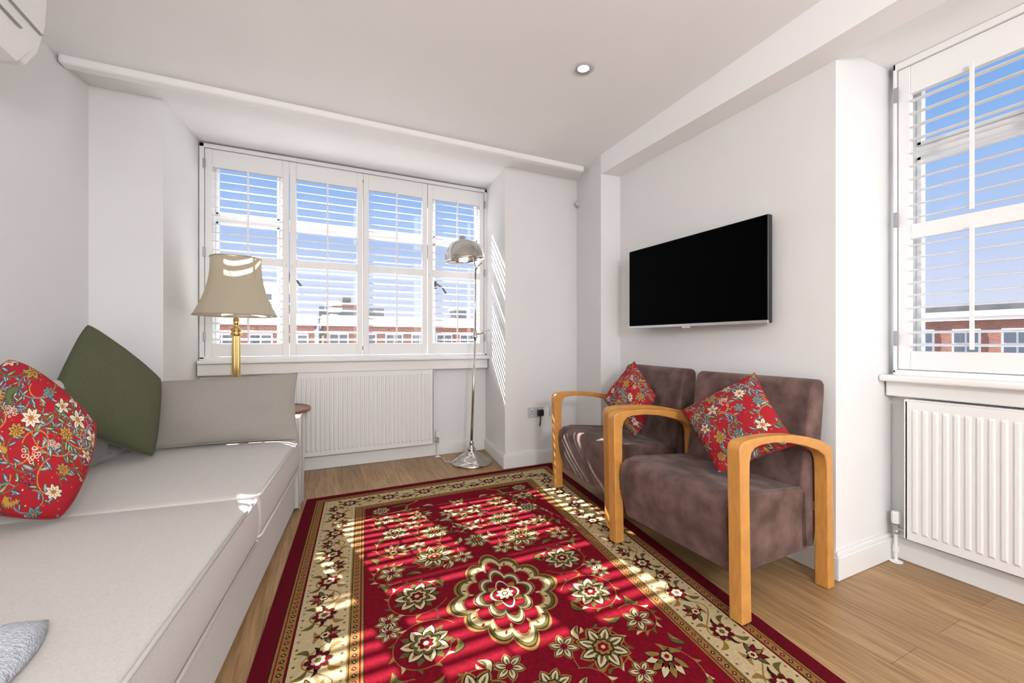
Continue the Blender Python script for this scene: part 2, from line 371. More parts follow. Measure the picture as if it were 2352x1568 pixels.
# ================================================================= AC UNIT
P=group('air_conditioner',(0,0,0))
mb=MB()
pr=[(None,2.06),(-1.0,2.035),(-0.945,2.045),(-0.912,2.10),(-0.892,2.20),(-0.885,2.34),(-0.93,2.36),(None,2.36)]
f=lambda y:[(x if x is not None else wl(y)+0.003,y,z) for x,z in pr]
mb.loft(f(1.28),f(2.12)); mb.make('ac_casing',M['plastic'],P,bevel=0.008,seg=3)
mb=MB(); pq=[(-0.99,2.024),(-0.945,2.034),(-0.906,2.09),(-0.914,2.096),(-0.95,2.048),(-0.99,2.036)]
mb.loft([(x,1.32,z) for x,z in pq],[(x,2.07,z) for x,z in pq]); mb.make('air_flap',M['trim'],P)
mb=MB(); mb.bb(-0.899,-0.890,1.30,2.10,2.158,2.161); mb.bb(-0.907,-0.899,1.5,2.0,2.115,2.119); mb.make('panel_seam',M['tank'],P)
mb=MB(); mb.bb(wl(1.9)+.015,wl(1.9)+0.06,1.9,2.16,2.0,2.06); mb.make('pipe_cover',M['plastic'],P,bevel=0.005)

# ================================================================= SOCKETS & SENSOR
def socket(x,z,w,plug):
    P=group('wall_socket',(x,3.1435,z))
    mb=MB(); mb.bb(-w/2,w/2,-0.010,0.0,-0.043,0.043); mb.make('faceplate',M['plate'],P,bevel=0.004,seg=3)
    mb=MB()
    for cx in ((-w/4,w/4) if w>0.1 else (0,)):
        mb.bb(cx-0.0035,cx+0.0035,-0.0105,-0.0095,0.006,0.016); mb.bb(cx-0.016,cx-0.008,-0.0105,-0.0095,-0.014,-0.009); mb.bb(cx+0.008,cx+0.016,-0.0105,-0.0095,-0.014,-0.009)
    mb.make('slots',M['black'],P)
    mb=MB()
    for cx in ((-w/4,w/4) if w>0.1 else (0,)): mb.bb(cx-0.007,cx+0.007,-0.013,-0.009,0.020,0.034)
    mb.make('switches',M['plastic'],P,bevel=0.002)
    if plug:
        mb=MB(); mb.bb(w/4-0.024,w/4+0.026,-0.045,-0.010,-0.03,0.022); mb.tube([(w/4,-0.028,-0.028),(w/4,-0.03,-0.07),(w/4-0.002,-0.02,-0.12)],0.005); mb.make('plug',M['black'],P,bevel=0.009,seg=3)
socket(1.705,0.447,0.146,True); socket(1.885,0.447,0.088,False)
P=group('alarm_sensor',(2.108,3.09,2.27))
mb=MB(); mb.lathe([(0,-0.03),(0.012,-0.028),(0.022,-0.014),(0.024,0.0),(0.02,0.012),(0,0.014)],n=24,R=Matrix.Rotation(math.radians(60),3,'Y')); mb.bb(0.0,0.024,-0.02,0.02,-0.035,0.0)
mb.make('sensor_body',M['plate'],P,smooth=True)

# ================================================================= SOFA
SP=group('sofa',(-0.066,3.025,0),math.radians(-6.6))
def rbox(name,x0,x1,y0,y1,z0,z1,m,P,bv=0.03,crown=0.0,n=16):
    """soft box with crowned top"""
    mb=MB()
    if crown<=0: mb.bb(x0,x1,y0,y1,z0,z1); return mb.make(name,m,P,bevel=bv,seg=5)
    vs=[];fs=[]
    for j in range(n+1):
        for i in range(n+1):
            u=i/n;v=j/n; c=crown*((1-(2*u-1)**6)*(1-(2*v-1)**6))
            w=0.002*(math.sin(9*u+4*v)+math.sin(7*v-5*u))*(1-(2*u-1)**2)*(1-(2*v-1)**2)
            vs.append((x0+(x1-x0)*u,y0+(y1-y0)*v,z1-crown*0.6+c+w))
    N=n+1
    for j in range(n):
        for i in range(n): fs.append((j*N+i,j*N+i+1,(j+1)*N+i+1,(j+1)*N+i))
    rim=[i for i in range(N)]+[j*N+n for j in range(1,N)]+[n*N+i for i in range(n-1,-1,-1)]+[j*N for j in range(n-1,0,-1)]
    cx,cy=(x0+x1)/2,(y0+y1)/2
    L=len(rim); prev=rim
    for f_,b_ in((0.66,0.008),(0.33,0.008),(0.0,0.0)):
        o=len(vs)
        for r in rim:
            x,y,z=vs[r]; dx=(1 if x>=x1-1e-6 else (-1 if x<=x0+1e-6 else 0)); dy=(1 if y>=y1-1e-6 else (-1 if y<=y0+1e-6 else 0))
            vs.append((x+dx*b_,y+dy*b_*0.4,z0+(z-z0)*f_))
        cur=[o+k for k in range(L)]
        for k in range(L): fs.append((prev[k],cur[k],cur[(k+1)%L],prev[(k+1)%L]))
        prev=cur
    fs.append(tuple(prev)[::-1])
    mb.add(vs,fs); return mb.make(name,m,P,bevel=bv,seg=5,angle=50)
def piping(name,pts,P,m=None,r=0.0045,closed=True):
    mb=MB(); q=list(pts)+([pts[0]] if closed else []); mb.tube(q,r,n=8); return mb.make(name,m or M['pipe'],P,smooth=True)
def rrect(x0,x1,y0,y1,z,r=0.03,n=5):
    out=[]
    for cx,cy,a0 in((x1-r,y1-r,0),(x0+r,y1-r,90),(x0+r,y0+r,180),(x1-r,y0+r,270)):
        for i in range(n+1):
            a=math.radians(a0+90*i/n); out.append((cx+r*math.cos(a),cy+r*math.sin(a),z))
    return out
rbox('base',-0.96,-0.026,-2.72,-0.01,0.02,0.272,M['sofa'],SP,0.02)
rbox('seat_cushion_1',-0.86,-0.002,-1.133,-0.140,0.278,0.466,M['sofa'],SP,0.020,0.028)
rbox('seat_cushion_2',-0.86,-0.002,-2.58,-1.147,0.278,0.466,M['sofa'],SP,0.020,0.028)
for k,(a,b) in enumerate(((-1.133,-0.140),(-2.58,-1.147))):
    piping('piping_top_%d'%(k+1),rrect(-0.855,-0.001,a+0.002,b-0.002,0.444),SP,r=0.006)
    piping('piping_bottom_%d'%(k+1),rrect(-0.855,0.002,a,b,0.284),SP,r=0.006)
rbox('back_rest',-0.975,-0.845,-2.70,-0.02,0.27,0.88,M['sofa'],SP,0.045)
piping('back_piping',rrect(-0.972,-0.848,-2.697,-0.023,0.845,0.05),SP)
def arm(y0,y1,nm):
    mb=MB(); pr=[(y0,0.02),(y0,0.54)]; 
    n=10; r=(y1-y0)/2
    for i in range(1,n): a=math.pi-math.pi*i/n; pr.append(((y0+y1)/2+r*math.cos(a),0.54+r*0.75*math.sin(a)))
    pr+=[(y1,0.54),(y1,0.02)]
    mb.loft([(-0.95,y,z) for y,z in pr],[(-0.0,y,z) for y,z in pr]); mb.make(nm,M['sofa'],SP,bevel=0.012,seg=3)
    piping(nm+'_piping',[(0.0,y,z) for y,z in pr],SP,closed=False,r=0.006)
arm(-0.14,0.0,'arm_far'); arm(-2.73,-2.585,'arm_near')
mb=MB()
for x in(-0.8,-0.1):
    for y in(-0.1,-2.62): mb.bb(x-0.025,x+0.025,y-0.025,y+0.025,0,0.03)
mb.make('feet',M['tablewood'],SP)

# ================================================================= CUSHIONS
def cushion(name,cs,th,m,n=60,colors=None,pinch=0.045,piping_m=None,wrinkle=0.004,power=0.42,seed=1,crop=1.0):
    """cs: corners T,R,B,L in world; pattern attribute optional"""
    A=[Vector(c) for c in cs]; ctr=sum(A,Vector())/4
    nrm=((A[1]-A[3]).cross(A[0]-A[2])).normalized()
    vs=[]
    rng=random.Random(seed)
    ph=[rng.uniform(0,6.28) for _ in range(4)]
    for side in(1,-1):
        for j in range(n+1):
            for i in range(n+1):
                u=i/n;v=j/n; x=2*u-1;y=2*v-1
                xx=x*(1-pinch*(1-y*y)*abs(x)**1.5) ; yy=y*(1-pinch*(1-x*x)*abs(y)**1.5)
                k=0.05*(x*x*y*y)**2 if pinch<0 else 0
                xx*=1-k;yy*=1-k
                U=(xx+1)/2;V=(yy+1)/2
                p=(A[3]*(1-U)+A[0]*U)*V+(A[2]*(1-U)+A[1]*U)*(1-V)
                e=max(0,(1-x*x))*max(0,(1-y*y)); b=th/2*(e**power)
                w=wrinkle*(math.sin(5*x+3*y+ph[0])+math.sin(7*y-4*x+ph[1])+0.6*math.sin(13*x*y+ph[2]))*e**0.5
                vs.append(p-ctr+nrm*side*(b+w))
    N=n+1;fs=[]
    for s in(0,1):
        o=s*N*N
        for j in range(n):
            for i in range(n):
                q=(o+j*N+i,o+j*N+i+1,o+(j+1)*N+i+1,o+(j+1)*N+i)
                fs.append(q if s==0 else q[::-1])
    mb=MB(); mb.add(vs,fs)
    P=group(name,ctr)
    o=mb.make('cover',m,P,smooth=True)
    if colors is not None:
        at=o.data.color_attributes.new('pattern','FLOAT_COLOR','POINT')
        Nn=colors.shape[0]
        o0=(1-crop)/2*(Nn-1); ii=(np.linspace(o0,Nn-1-o0,N)).astype(int)
        sub=colors[np.ix_(ii,ii)].reshape(-1,3)
        full=np.ones((2*N*N,4),dtype=np.float32); full[:N*N,:3]=sub; full[N*N:,:3]=sub
        at.data.foreach_set('color',full.ravel())
    ed=[vs[i] for i in range(N)]+[vs[j*N+n] for j in range(1,N)]+[vs[n*N+i] for i in range(n-1,-1,-1)]+[vs[j*N] for j in range(n-1,0,-1)]
    piping('edge_seam',ed[::2],P,piping_m or m,0.003)
    return P

def paint(N,seed,sc=1.0):
    r=random.Random(seed)
    red=lin(164,34,44)
    img=np.zeros((N,N,3)); img[:]=red[:3]
    yy,xx=np.mgrid[0:N,0:N]/N
    def ell(cx,cy,a,b,ang,c):
        R=max(a,b)
        i0,i1=max(0,int((cx-R)*N)),min(N,int((cx+R)*N)+2); j0,j1=max(0,int((cy-R)*N)),min(N,int((cy+R)*N)+2)
        if i0>=i1 or j0>=j1: return
        X=xx[j0:j1,i0:i1]-cx;Y=yy[j0:j1,i0:i1]-cy
        ca,sa=math.cos(ang),math.sin(ang); p=X*ca+Y*sa;q=-X*sa+Y*ca
        mk=(np.abs(q)<b*(1-(p/a)**2))&(np.abs(p)<a)
        img[j0:j1,i0:i1][mk]=c[:3]
    def disc(cx,cy,R,c):
        i0,i1=max(0,int((cx-R)*N)),min(N,int((cx+R)*N)+2); j0,j1=max(0,int((cy-R)*N)),min(N,int((cy+R)*N)+2)
        if i0>=i1 or j0>=j1: return
        mk=((xx[j0:j1,i0:i1]-cx)**2+(yy[j0:j1,i0:i1]-cy)**2)<R*R
        img[j0:j1,i0:i1][mk]=c[:3]
    blue=lin(84,106,126);dk=lin(44,46,62);cream=lin(222,208,178);gold=lin(184,138,62);olive=lin(94,102,62);teal=lin(116,138,136);pink=lin(206,112,100)
    for k in range(56):
        x=r.random();y=r.random();a=r.uniform(0,6.28);da=r.choice((-1,1))*r.uniform(.05,.13)
        c=r.choice((olive,gold,teal,olive))
        for i in range(60):
            disc(x,y,0.0042,c); x+=0.0065*math.cos(a);y+=0.0065*math.sin(a);a+=da*(1-i/90)
            if i%9==5:
                s=r.choice((-1,1)); L=r.uniform(.022,.046); aa=a+s*0.9
                ell(x+L*math.cos(aa),y+L*math.sin(aa),L,L*.36,aa,dk); ell(x+L*math.cos(aa),y+L*math.sin(aa),L*.9,L*.29,aa,r.choice((blue,teal,olive,blue,blue,olive)))
                ell(x+L*math.cos(aa),y+L*math.sin(aa),L*.7,L*.06,aa,cream)
    pts=[]
    tries=0
    while len(pts)<34 and tries<4000:
        tries+=1; x,y=r.random(),r.random()
        if all((x-a)**2+(y-b)**2>0.0175 for a,b in pts): pts.append((x,y))
    for k,(x,y) in enumerate(pts):
        R=r.uniform(.038,.066); n=r.choice((5,6,8)); a0=r.random()*6
        if k%4==3:
            for i in range(14):
                a=r.random()*6.28;d=r.random()**.5*R*.9; disc(x+d*math.cos(a),y+d*math.sin(a),R*.22,cream if k%8==3 else dk); disc(x+d*math.cos(a),y+d*math.sin(a),R*.15,lin(176,46,50))
            continue
        if k%5==4:
            for i in range(9):
                t=i/8; a=a0+t*1.6; cx=x+R*1.6*t*math.cos(a);cy=y+R*1.6*t*math.sin(a)
                for s in(-1,1): ell(cx,cy,R*.62,R*.2,a+s*.8,dk); 
            for i in range(9):
                t=i/8; a=a0+t*1.6; cx=x+R*1.6*t*math.cos(a);cy=y+R*1.6*t*math.sin(a)
                for s in(-1,1): ell(cx,cy,R*.54,R*.14,a+s*.8,(olive,blue,gold)[k%3]); 
            continue
        pc=(cream,teal,cream,gold,gold)[k%5]
        for i in range(n):
            a=a0+6.283*i/n; ell(x+R*.6*math.cos(a),y+R*.6*math.sin(a),R*.66,R*.36,a,dk)
        for i in range(n):
            a=a0+6.283*i/n; ell(x+R*.6*math.cos(a),y+R*.6*math.sin(a),R*.58,R*.27,a,pc); ell(x+R*.5*math.cos(a),y+R*.5*math.sin(a),R*.3,R*.06,a,pink if pc==cream else dk)
        disc(x,y,R*.30,dk); disc(x,y,R*.24,gold); disc(x,y,R*.1,red)
    for i in range(140):
        x,y=r.random(),r.random(); disc(x,y,0.0045,r.choice((cream,gold,pink,teal)))
    return img
def patmat():
    m=bpy.data.materials.new('floral_cotton'); m.use_nodes=True; nt=m.node_tree; b=nt.nodes['Principled BSDF']
    a=nt.nodes.new('ShaderNodeVertexColor'); a.layer_name='pattern'; nt.links.new(a.outputs[0],b.inputs['Base Color']); b.inputs['Roughness'].default_value=0.9
    b.inputs['Specular IOR Level'].default_value=0.2
    return m
M['floral']=patmat(); M['redpipe']=mat('red_piping',lin(140,34,42),0.8)
img1=paint(420,3); img2=paint(420,11); img3=paint(420,23)
cushion('green_cushion',[(-1.00,2.72,1.145),(-0.705,2.70,0.86),(-0.71,2.60,0.478),(-1.03,2.42,0.74)],0.19,M['green'],pinch=-0.02,power=0.5,seed=2)
cushion('floral_cushion',[(-0.935,2.01,1.0),(-0.68,1.93,0.76),(-0.735,1.83,0.475),(-1.01,1.72,0.66)],0.20,M['floral'],n=340,colors=img1,piping_m=M['redpipe'],pinch=-0.10,power=0.5,seed=5,crop=0.95)
cushion('bolster_cushion',[(-0.092,2.845,0.86),(-0.085,2.74,0.485),(-0.96,2.78,0.485),(-0.95,2.90,0.83)],0.14,M['bolster'],pinch=0.045,power=0.62,seed=9)
cushion('floral_cushion',[(1.885,1.30,0.90),(1.80,1.06,0.625),(1.63,1.29,0.465),(1.80,1.655,0.675)],0.14,M['floral'],n=320,colors=img2,piping_m=M['redpipe'],crop=0.8)
cushion('floral_cushion',[(1.935,2.18,0.915),(1.87,1.92,0.72),(1.72,1.93,0.475),(1.78,2.30,0.655)],0.15,M['floral'],n=260,colors=img3,piping_m=M['redpipe'],pinch=0.01,crop=0.8)

# throw
mb=MB(); n=50; vs=[];fs=[]
for j in range(n+1):
    for i in range(n+1):
        u=i/n;v=j/n; x=-1.08+0.655*u;y=0.50+0.66*v
        e=((1-(2*u-1)**4)*(1-(2*v-1)**4))
        z=0.484+0.055*e**0.5+e*0.018*(math.sin(9*u+5*v)+math.sin(14*v-6*u)+0.5*math.sin(31*u+17*v))
        vs.append((x+0.015*math.sin(9*v)-0.07*v*v*u,y+0.02*math.sin(7*u),z))
for j in range(n):
    for i in range(n): q=j*(n+1)+i; fs.append((q,q+1,q+n+2,q+n+1))
mb.add(vs,fs); P=group('throw_blanket'); o=mb.make('blanket_folds',M['throw'],P,smooth=True); sm=o.modifiers.new('sol','SOLIDIFY'); sm.thickness=0.010

# ================================================================= SIDE TABLE + LAMP
P=group('side_table',(-0.305,3.385,0))
mb=MB(); mb.lathe([(0,0.545),(0.26,0.545),(0.278,0.55),(0.285,0.56),(0.285,0.572),(0.28,0.577),(0.268,0.572),(0.26,0.568),(0,0.568)],n=64); mb.make('top',M['tablewood'],P,smooth=False)
mb=MB(); mb.lathe([(0.0,0.20),(0.03,0.21),(0.045,0.25),(0.03,0.30),(0.02,0.36),(0.026,0.44),(0.035,0.5),(0.06,0.545)],n=28)
for a in(30,150,270):
    c,s=math.cos(math.radians(a)),math.sin(math.radians(a)); mb.tube([(0.02*c,0.02*s,0.24),(0.10*c,0.10*s,0.20),(0.17*c,0.17*s,0.09),(0.23*c,0.23*s,0.015)],[0.022,0.02,0.016,0.015])
mb.make('pedestal',M['tablewood'],P,smooth=True)

P=group('table_lamp',(-0.485,3.40,0.568))
mb=MB(); mb.box((0,0,0.012),(0.13,0.13,0.024)); mb.box((0,0,0.034),(0.10,0.10,0.02)); mb.make('plinth',M['brass'],P,bevel=0.004)
mb=MB(); mb.lathe([(0.045,0.044),(0.045,0.055),(0.03,0.065),(0.026,0.07)],n=48); mb.lathe([(0.0255,0.07),(0.024,0.52)],n=96,flute=0.06,nf=16)
mb.lathe([(0.024,0.52),(0.034,0.528),(0.034,0.538),(0.028,0.545),(0.036,0.556),(0.036,0.566),(0.02,0.575),(0.012,0.59),(0.018,0.60),(0.018,0.64),(0.0,0.65)],n=48); mb.make('column',M['brass'],P,smooth=True)
mb=MB()
pr=[]
for i in range(21):
    t=i/20; r=0.148+ (0.243-0.148)*(t**1.9*0.75+t*0.25)-0.012*math.sin(math.pi*t); pr.append((r,1.05-0.39*t))
mb.lathe(pr,n=96,flute=0.012,nf=8); o=mb.make('shade',M['shade'],P,smooth=True)
mb=MB(); 
for rr,z in((0.149,1.05),(0.243,0.66)):
    mb.tube([(rr*(1+0.012*math.cos(8*2*math.pi*i/64))*math.cos(2*math.pi*i/64),rr*(1+0.012*math.cos(8*2*math.pi*i/64))*math.sin(2*math.pi*i/64),z) for i in range(65)],0.004,n=6)
mb.make('shade_trim',M['shade'],P,smooth=True)
mb=MB()
for a in(0,120,240):
    c,s=math.cos(math.radians(a)),math.sin(math.radians(a)); mb.tube([(0.0,0,0.99),(0.148*c,0.148*s,1.045)],0.002,n=6)
mb.tube([(0,0,0.64),(0,0,1.0)],0.003)
mb.make('shade_carrier',M['brass'],P,smooth=True)
mb=MB(); mb.lathe([(0.0,0.83),(0.02,0.825),(0.033,0.79),(0.03,0.75),(0.016,0.70),(0.014,0.65)],n=24); mb.make('bulb',M['plastic'],P,smooth=True)

# ================================================================= FLOOR LAMP
P=group('floor_lamp',(1.225,3.41,0))
mb=MB(); mb.lathe([(0,0.0),(0.172,0.0),(0.175,0.008),(0.168,0.022),(0.135,0.04),(0.115,0.05),(0.108,0.062),(0.075,0.085),(0.045,0.10),(0.035,0.112),(0.04,0.122),(0.03,0.135),(0.016,0.16),(0.022,0.175),(0.016,0.19),(0.0105,0.20)],n=64)
mb.make('base',M['chrome'],P,smooth=True)
mb=MB(); mb.tube([(0,0,0.19),(0.035,0.0,1.10)],0.0115,n=20); mb.tube([(0.035,0,1.08),(0.042,0.01,1.68)],0.008,n=16)
mb.lathe([(0,0),(0.02,0),(0.022,0.02),(0.018,0.03),(0.018,0.06),(0.01,0.075)],(0.034,0,1.075),24)
mb.tube([(0.035,0,1.11),(0.095,-0.03,1.125),(0.15,-0.05,1.15)],[0.009,0.006,0.005]); mb.lathe([(0,-0.012),(0.012,-0.006),(0.014,0),(0.012,0.01),(0,0.014)],(0.10,-0.03,1.127),16)
mb.make('stem',M['chrome'],P,smooth=True)
Rt=Matrix.Rotation(math.radians(-8),3,'Y')
cs=Vector((-0.062,-0.005,1.755))
mb=MB(); pr=[]
for i in range(15):
    t=math.pi/2*i/14; pr.append((0.172*math.sin(t)**0.9 if t>0 else 0.0,0.165*math.cos(t)))
pr+=[(0.176,-0.012),(0.173,-0.012),(0.168,0.0)]
for i in range(13,-1,-1):
    t=math.pi/2*i/14; pr.append((0.168*math.sin(t)**0.9 if t>0 else 0.0,0.160*math.cos(t)))
mb.lathe(pr,cs,n=64,R=Rt); mb.lathe([(0.03,0.16),(0.03,0.185),(0.02,0.195),(0,0.197)],cs,n=24,R=Rt)
mb.make('shade',M['chrome'],P,smooth=True)
mb=MB()
q=lambda v: tuple(cs+Rt@Vector(v))
mb.tube([(0.042,0.01,1.67),(0.060,0.005,1.70),(0.10,-0.004,1.735)],0.007,n=12); 
mb.tube([(0.042,0.01,1.68),q((0.08,0,0.02)),q((0,0,0.05))],0.007,n=12)
mb.lathe([(0,0.03),(0.018,0.03),(0.02,0.09),(0.015,0.14),(0,0.15)],cs,n=20,R=Rt); mb.make('lamp_holder',M['chrome'],P,smooth=True)
mb=MB(); mb.lathe([(0,-0.03),(0.02,-0.025),(0.03,-0.002),(0.024,0.02),(0.014,0.035)],cs,n=20,R=Rt); mb.make('bulb',M['bulb'],P,smooth=True)
mb=MB(); mb.tube([(-0.16,0.06,0.012),(-0.2,0.14,0.006),(-0.18,0.25,0.006)][::-1],0.003,n=8) ; mb.make('flex',M['plastic'],P)

# ================================================================= ARMCHAIRS
def armchair(loc,rz):
    P=group('armchair',loc,rz)
    def yprism(pts,y0,y1,name,m,bv,seg=5):
        mb=MB(); mb.loft([(x,y0,z) for x,z in pts],[(x,y1,z) for x,z in pts]); return mb.make(name,m,P,bevel=bv,seg=seg,angle=25)
    seat=[(0.045,0.135),(0.012,0.25),(0.0,0.36),(0.008,0.405),(0.035,0.432),(0.09,0.440),(0.50,0.405),(0.52,0.135)]
    yprism(seat,-0.308,0.308,'seat',M['velvet'],0.014,4)
    yprism([(0.45,0.30),(0.46,0.14),(0.565,0.14),(0.645,0.80),(0.645,0.845),(0.625,0.866),(0.575,0.868),(0.552,0.85),(0.54,0.80),(0.505,0.60),(0.47,0.42)],-0.308,0.300,'backrest',M['velvet'],0.022,4)
    for s in(-1,1):
        piping('seam_%s'%('l' if s<0 else 'r'),[(x-0.0,s*0.296,z+0.002) for x,z in seat[1:7]],P,M['velvet'],0.003,closed=False)
    zf=-loc[2]+0.001
    outer=[(-0.012,0.0),(-0.018,0.3),(-0.024,0.56),(-0.026,0.635),(-0.020,0.655),(-0.006,0.667),(0.03,0.673),(0.10,0.675),(0.20,0.672),(0.30,0.663),(0.40,0.646),(0.48,0.626),(0.540,0.604),(0.566,0.588),(0.577,0.566),(0.581,0.50),(0.586,0.3),(0.592,zf)]
    inner=[(0.545,zf),(0.541,0.3),(0.538,0.48),(0.533,0.528),(0.516,0.558),(0.47,0.584),(0.38,0.612),(0.28,0.634),(0.18,0.646),(0.10,0.646),(0.060,0.638),(0.040,0.620),(0.032,0.59),(0.030,0.50),(0.034,0.3),(0.040,0.0)]
    for s in(-1,1):
        mb=MB(); pts=outer+inner; y0,y1=s*0.317,s*0.371
        n=len(pts); vs=[(x,y0,z) for x,z in pts]+[(x,y1,z) for x,z in pts]
        fs=[(i,(i+1)%n,n+(i+1)%n,n+i) for i in range(n)]
        no,ni=len(outer),len(inner)
        for off in(0,n):
            i,j=0,n-1
            while i<no-1 or j>no:
                if i<no-1 and j>no:
                    if abs((i+1)/(no-1)-(n-1-j)/(ni-1))<abs((n-j)/(ni-1)-i/(no-1)): fs.append((off+i,off+i+1,off+j)); i+=1
                    else: fs.append((off+i,off+j-1,off+j)); j-=1
                elif i<no-1: fs.append((off+i,off+i+1,off+j)); i+=1
                else: fs.append((off+i,off+j-1,off+j)); j-=1
        mb.add(vs,fs); mb.make('arm_frame_%s'%('l' if s<0 else 'r'),M['armwood'],P,bevel=0.005,seg=3,angle=50)
    mb=MB(); mb.bb(0.012,0.036,-0.32,0.32,0.28,0.33); mb.bb(0.545,0.56,-0.32,0.32,0.30,0.34); mb.make('frame_fixings',M['velvet'],P)
armchair((1.410,1.385,0.0155),math.radians(1.0)); armchair((1.520,2.215,0.0155),math.radians(-6))

# ================================================================= RUG
rcol=[mat('rug_red',lin(130,10,32),0.98,var=0.16,vscale=60,bump=0.9,bscale=350,spec=0.1),
 mat('rug_cream',lin(210,188,146),0.98,var=0.08,vscale=80,bump=0.9,bscale=350,spec=0.1),
 mat('rug_gold',lin(156,118,64),0.98,var=0.12,vscale=80,bump=0.9,bscale=350,spec=0.1),
 mat('rug_dark',lin(54,32,25),0.98,var=0.2,vscale=80,bump=0.9,bscale=350,spec=0.1),
 mat('rug_maroon',lin(106,10,28),0.98,var=0.14,vscale=80,bump=0.9,bscale=350,spec=0.1),
 mat('rug_olive',lin(102,94,50),0.98,var=0.15,vscale=80,bump=0.9,bscale=350,spec=0.1),
 mat('rug_ivory',lin(220,203,166),0.98,var=0.06,vscale=80,bump=0.9,bscale=350,spec=0.1)]
RED,CRE,GOL,DAR,MAR,OLI,IVO=range(7)
BL,BR,FR,FL=Vector((-0.045,3.07)),Vector((1.834,3.10)),Vector((1.365,0.05)),Vector((-0.32,0.05))
HW,HL=0.90,1.525
def rmap(p,q):
    u=(p/HW+1)/2;v=(q/HL+1)/2; w=(FL*(1-u)+FR*u)*(1-v)+(BL*(1-u)+BR*u)*v; return w
Z0=0.009
rug=MB()
def rp(pts,m,l):
    a=sum(pts[i][0]*pts[(i+1)%len(pts)][1]-pts[(i+1)%len(pts)][0]*pts[i][1] for i in range(len(pts)))
    if a<0: pts=pts[::-1]
    z=Z0+l*0.00022
    vs=[(*rmap(p,q),z) for p,q in pts]; rug.add(vs,[tuple(range(len(vs)))],m)
def rect(p0,p1,q0,q1,m,l): rp([(p0,q0),(p1,q0),(p1,q1),(p0,q1)],m,l)
def star(p,q,R,n,m,l,rot=0,depth=.25,sx=1,sy=1,pw=1,N=None):
    N=N or n*10; pts=[]
    for i in range(N):
        a=2*math.pi*i/N; c=abs(math.cos(n*a/2))**pw; r=R*((1-depth)+depth*c) 
        x=r*math.cos(a)*sx;y=r*math.sin(a)*sy; pts.append((p+x*math.cos(rot)-y*math.sin(rot),q+x*math.sin(rot)+y*math.cos(rot)))
    rp(pts,m,l)
def leaf(p,q,L,w,a,m,l,bend=0.0):
    pts=[];n=7
    for i in range(n+1):
        t=i/n; x=L*t;y=w*math.sin(math.pi*t)**.8+bend*L*math.sin(math.pi*t); pts.append((x,y))
    for i in range(n-1,0,-1):
        t=i/n; x=L*t;y=-w*math.sin(math.pi*t)**.8*.8+bend*L*math.sin(math.pi*t); pts.append((x,y))
    rp([(p+x*math.cos(a)-y*math.sin(a),q+x*math.sin(a)+y*math.cos(a)) for x,y in pts],m,l)
def ribbon(path,w,m,l):
    n=len(path)
    for k in range(n-1):
        a=path[k];b=path[k+1]; dx,dy=b[0]-a[0],b[1]-a[1];L=math.hypot(dx,dy) or 1; nx,ny=-dy/L*w/2,dx/L*w/2
        rp([(a[0]-nx,a[1]-ny),(b[0]-nx,b[1]-ny),(b[0]+nx,b[1]+ny),(a[0]+nx,a[1]+ny)],m,l)
def petals(p,q,R,n,m,l,rot=0,w=.36,r0=.15,tip=1.0):
    for i in range(n):
        a=rot+2*math.pi*i/n; leaf(p+R*r0*math.cos(a),q+R*r0*math.sin(a),R*(tip-r0),R*w*.5,a,m,l)
def flowerA(p,q,R,rot=0,l=5):
    petals(p,q,R*1.14,8,GOL,l,rot,.60); petals(p,q,R*1.05,8,DAR,l+1,rot,.50); petals(p,q,R,8,IVO,l+2,rot,.40); petals(p,q,R*.86,8,OLI,l+2.6,rot,.16); petals(p,q,R*.72,8,OLI,l+3,rot+.39,.22)
    star(p,q,R*.46,8,DAR,l+4,rot,.2); star(p,q,R*.38,8,GOL,l+5,rot,.2); star(p,q,R*.24,6,RED,l+6,rot,.2); star(p,q,R*.1,6,CRE,l+7)
def flowerB(p,q,R,rot=0,l=5):
    petals(p,q,R*1.25,7,OLI,l-.4,rot+.45,.34)
    petals(p,q,R*1.16,7,DAR,l-.2,rot,.62); petals(p,q,R*1.12,7,IVO,l,rot,.52); petals(p,q,R*.95,7,GOL,l+.6,rot,.26)
    star(p,q,R*.74,7,DAR,l+2,rot,.3); star(p,q,R*.68,7,OLI,l+3,rot,.3); star(p,q,R*.50,7,CRE,l+4,rot,.3)
    star(p,q,R*.36,7,MAR,l+5,rot,.25); star(p,q,R*.14,6,CRE,l+6)
def flowerC(p,q,R,rot=0,l=5):
    petals(p,q,R*1.12,6,GOL,l,rot,.66); petals(p,q,R*1.02,6,DAR,l+.5,rot,.56); petals(p,q,R*.97,6,IVO,l+1,rot,.44); petals(p,q,R*.7,6,OLI,l+2,rot,.2); star(p,q,R*.26,6,RED,l+3,rot,.2)
def palmette(p,q,R,rot,l=5):
    for k in range(7):
        a=rot+math.radians(-78+26*k); L=R*(1.15-.18*abs(k-3)/3)
        leaf(p,q,L*1.05,R*.24,a,DAR,l); leaf(p,q,L,R*.19,a,IVO if k%2 else GOL,l+1)
    for k in range(5):
        a=rot+math.radians(-60+30*k); leaf(p,q,R*.66,R*.12,a,OLI if k%2 else RED,l+2)
    star(p,q,R*.34,6,DAR,l+3,rot,.1); star(p,q,R*.26,6,CRE,l+4,rot,.15); star(p,q,R*.12,6,RED,l+5)
    for s in(-1,1): leaf(p,q,R*.8,R*.14,rot+s*2.3,GOL,l+1,bend=.25*s); leaf(p,q,R*.5,R*.1,rot+s*2.8,OLI,l+2,bend=.2*s)
vs=[(*rmap(x,y),z) for z in(0.001,Z0) for x,y in((-HW,-HL),(HW,-HL),(HW,HL),(-HW,HL))]
rug.add(vs,[(3,2,1,0),(0,1,5,4),(1,2,6,5),(2,3,7,6),(3,0,4,7)],MAR)
rect(-HW,HW,-HL,HL,MAR,0)
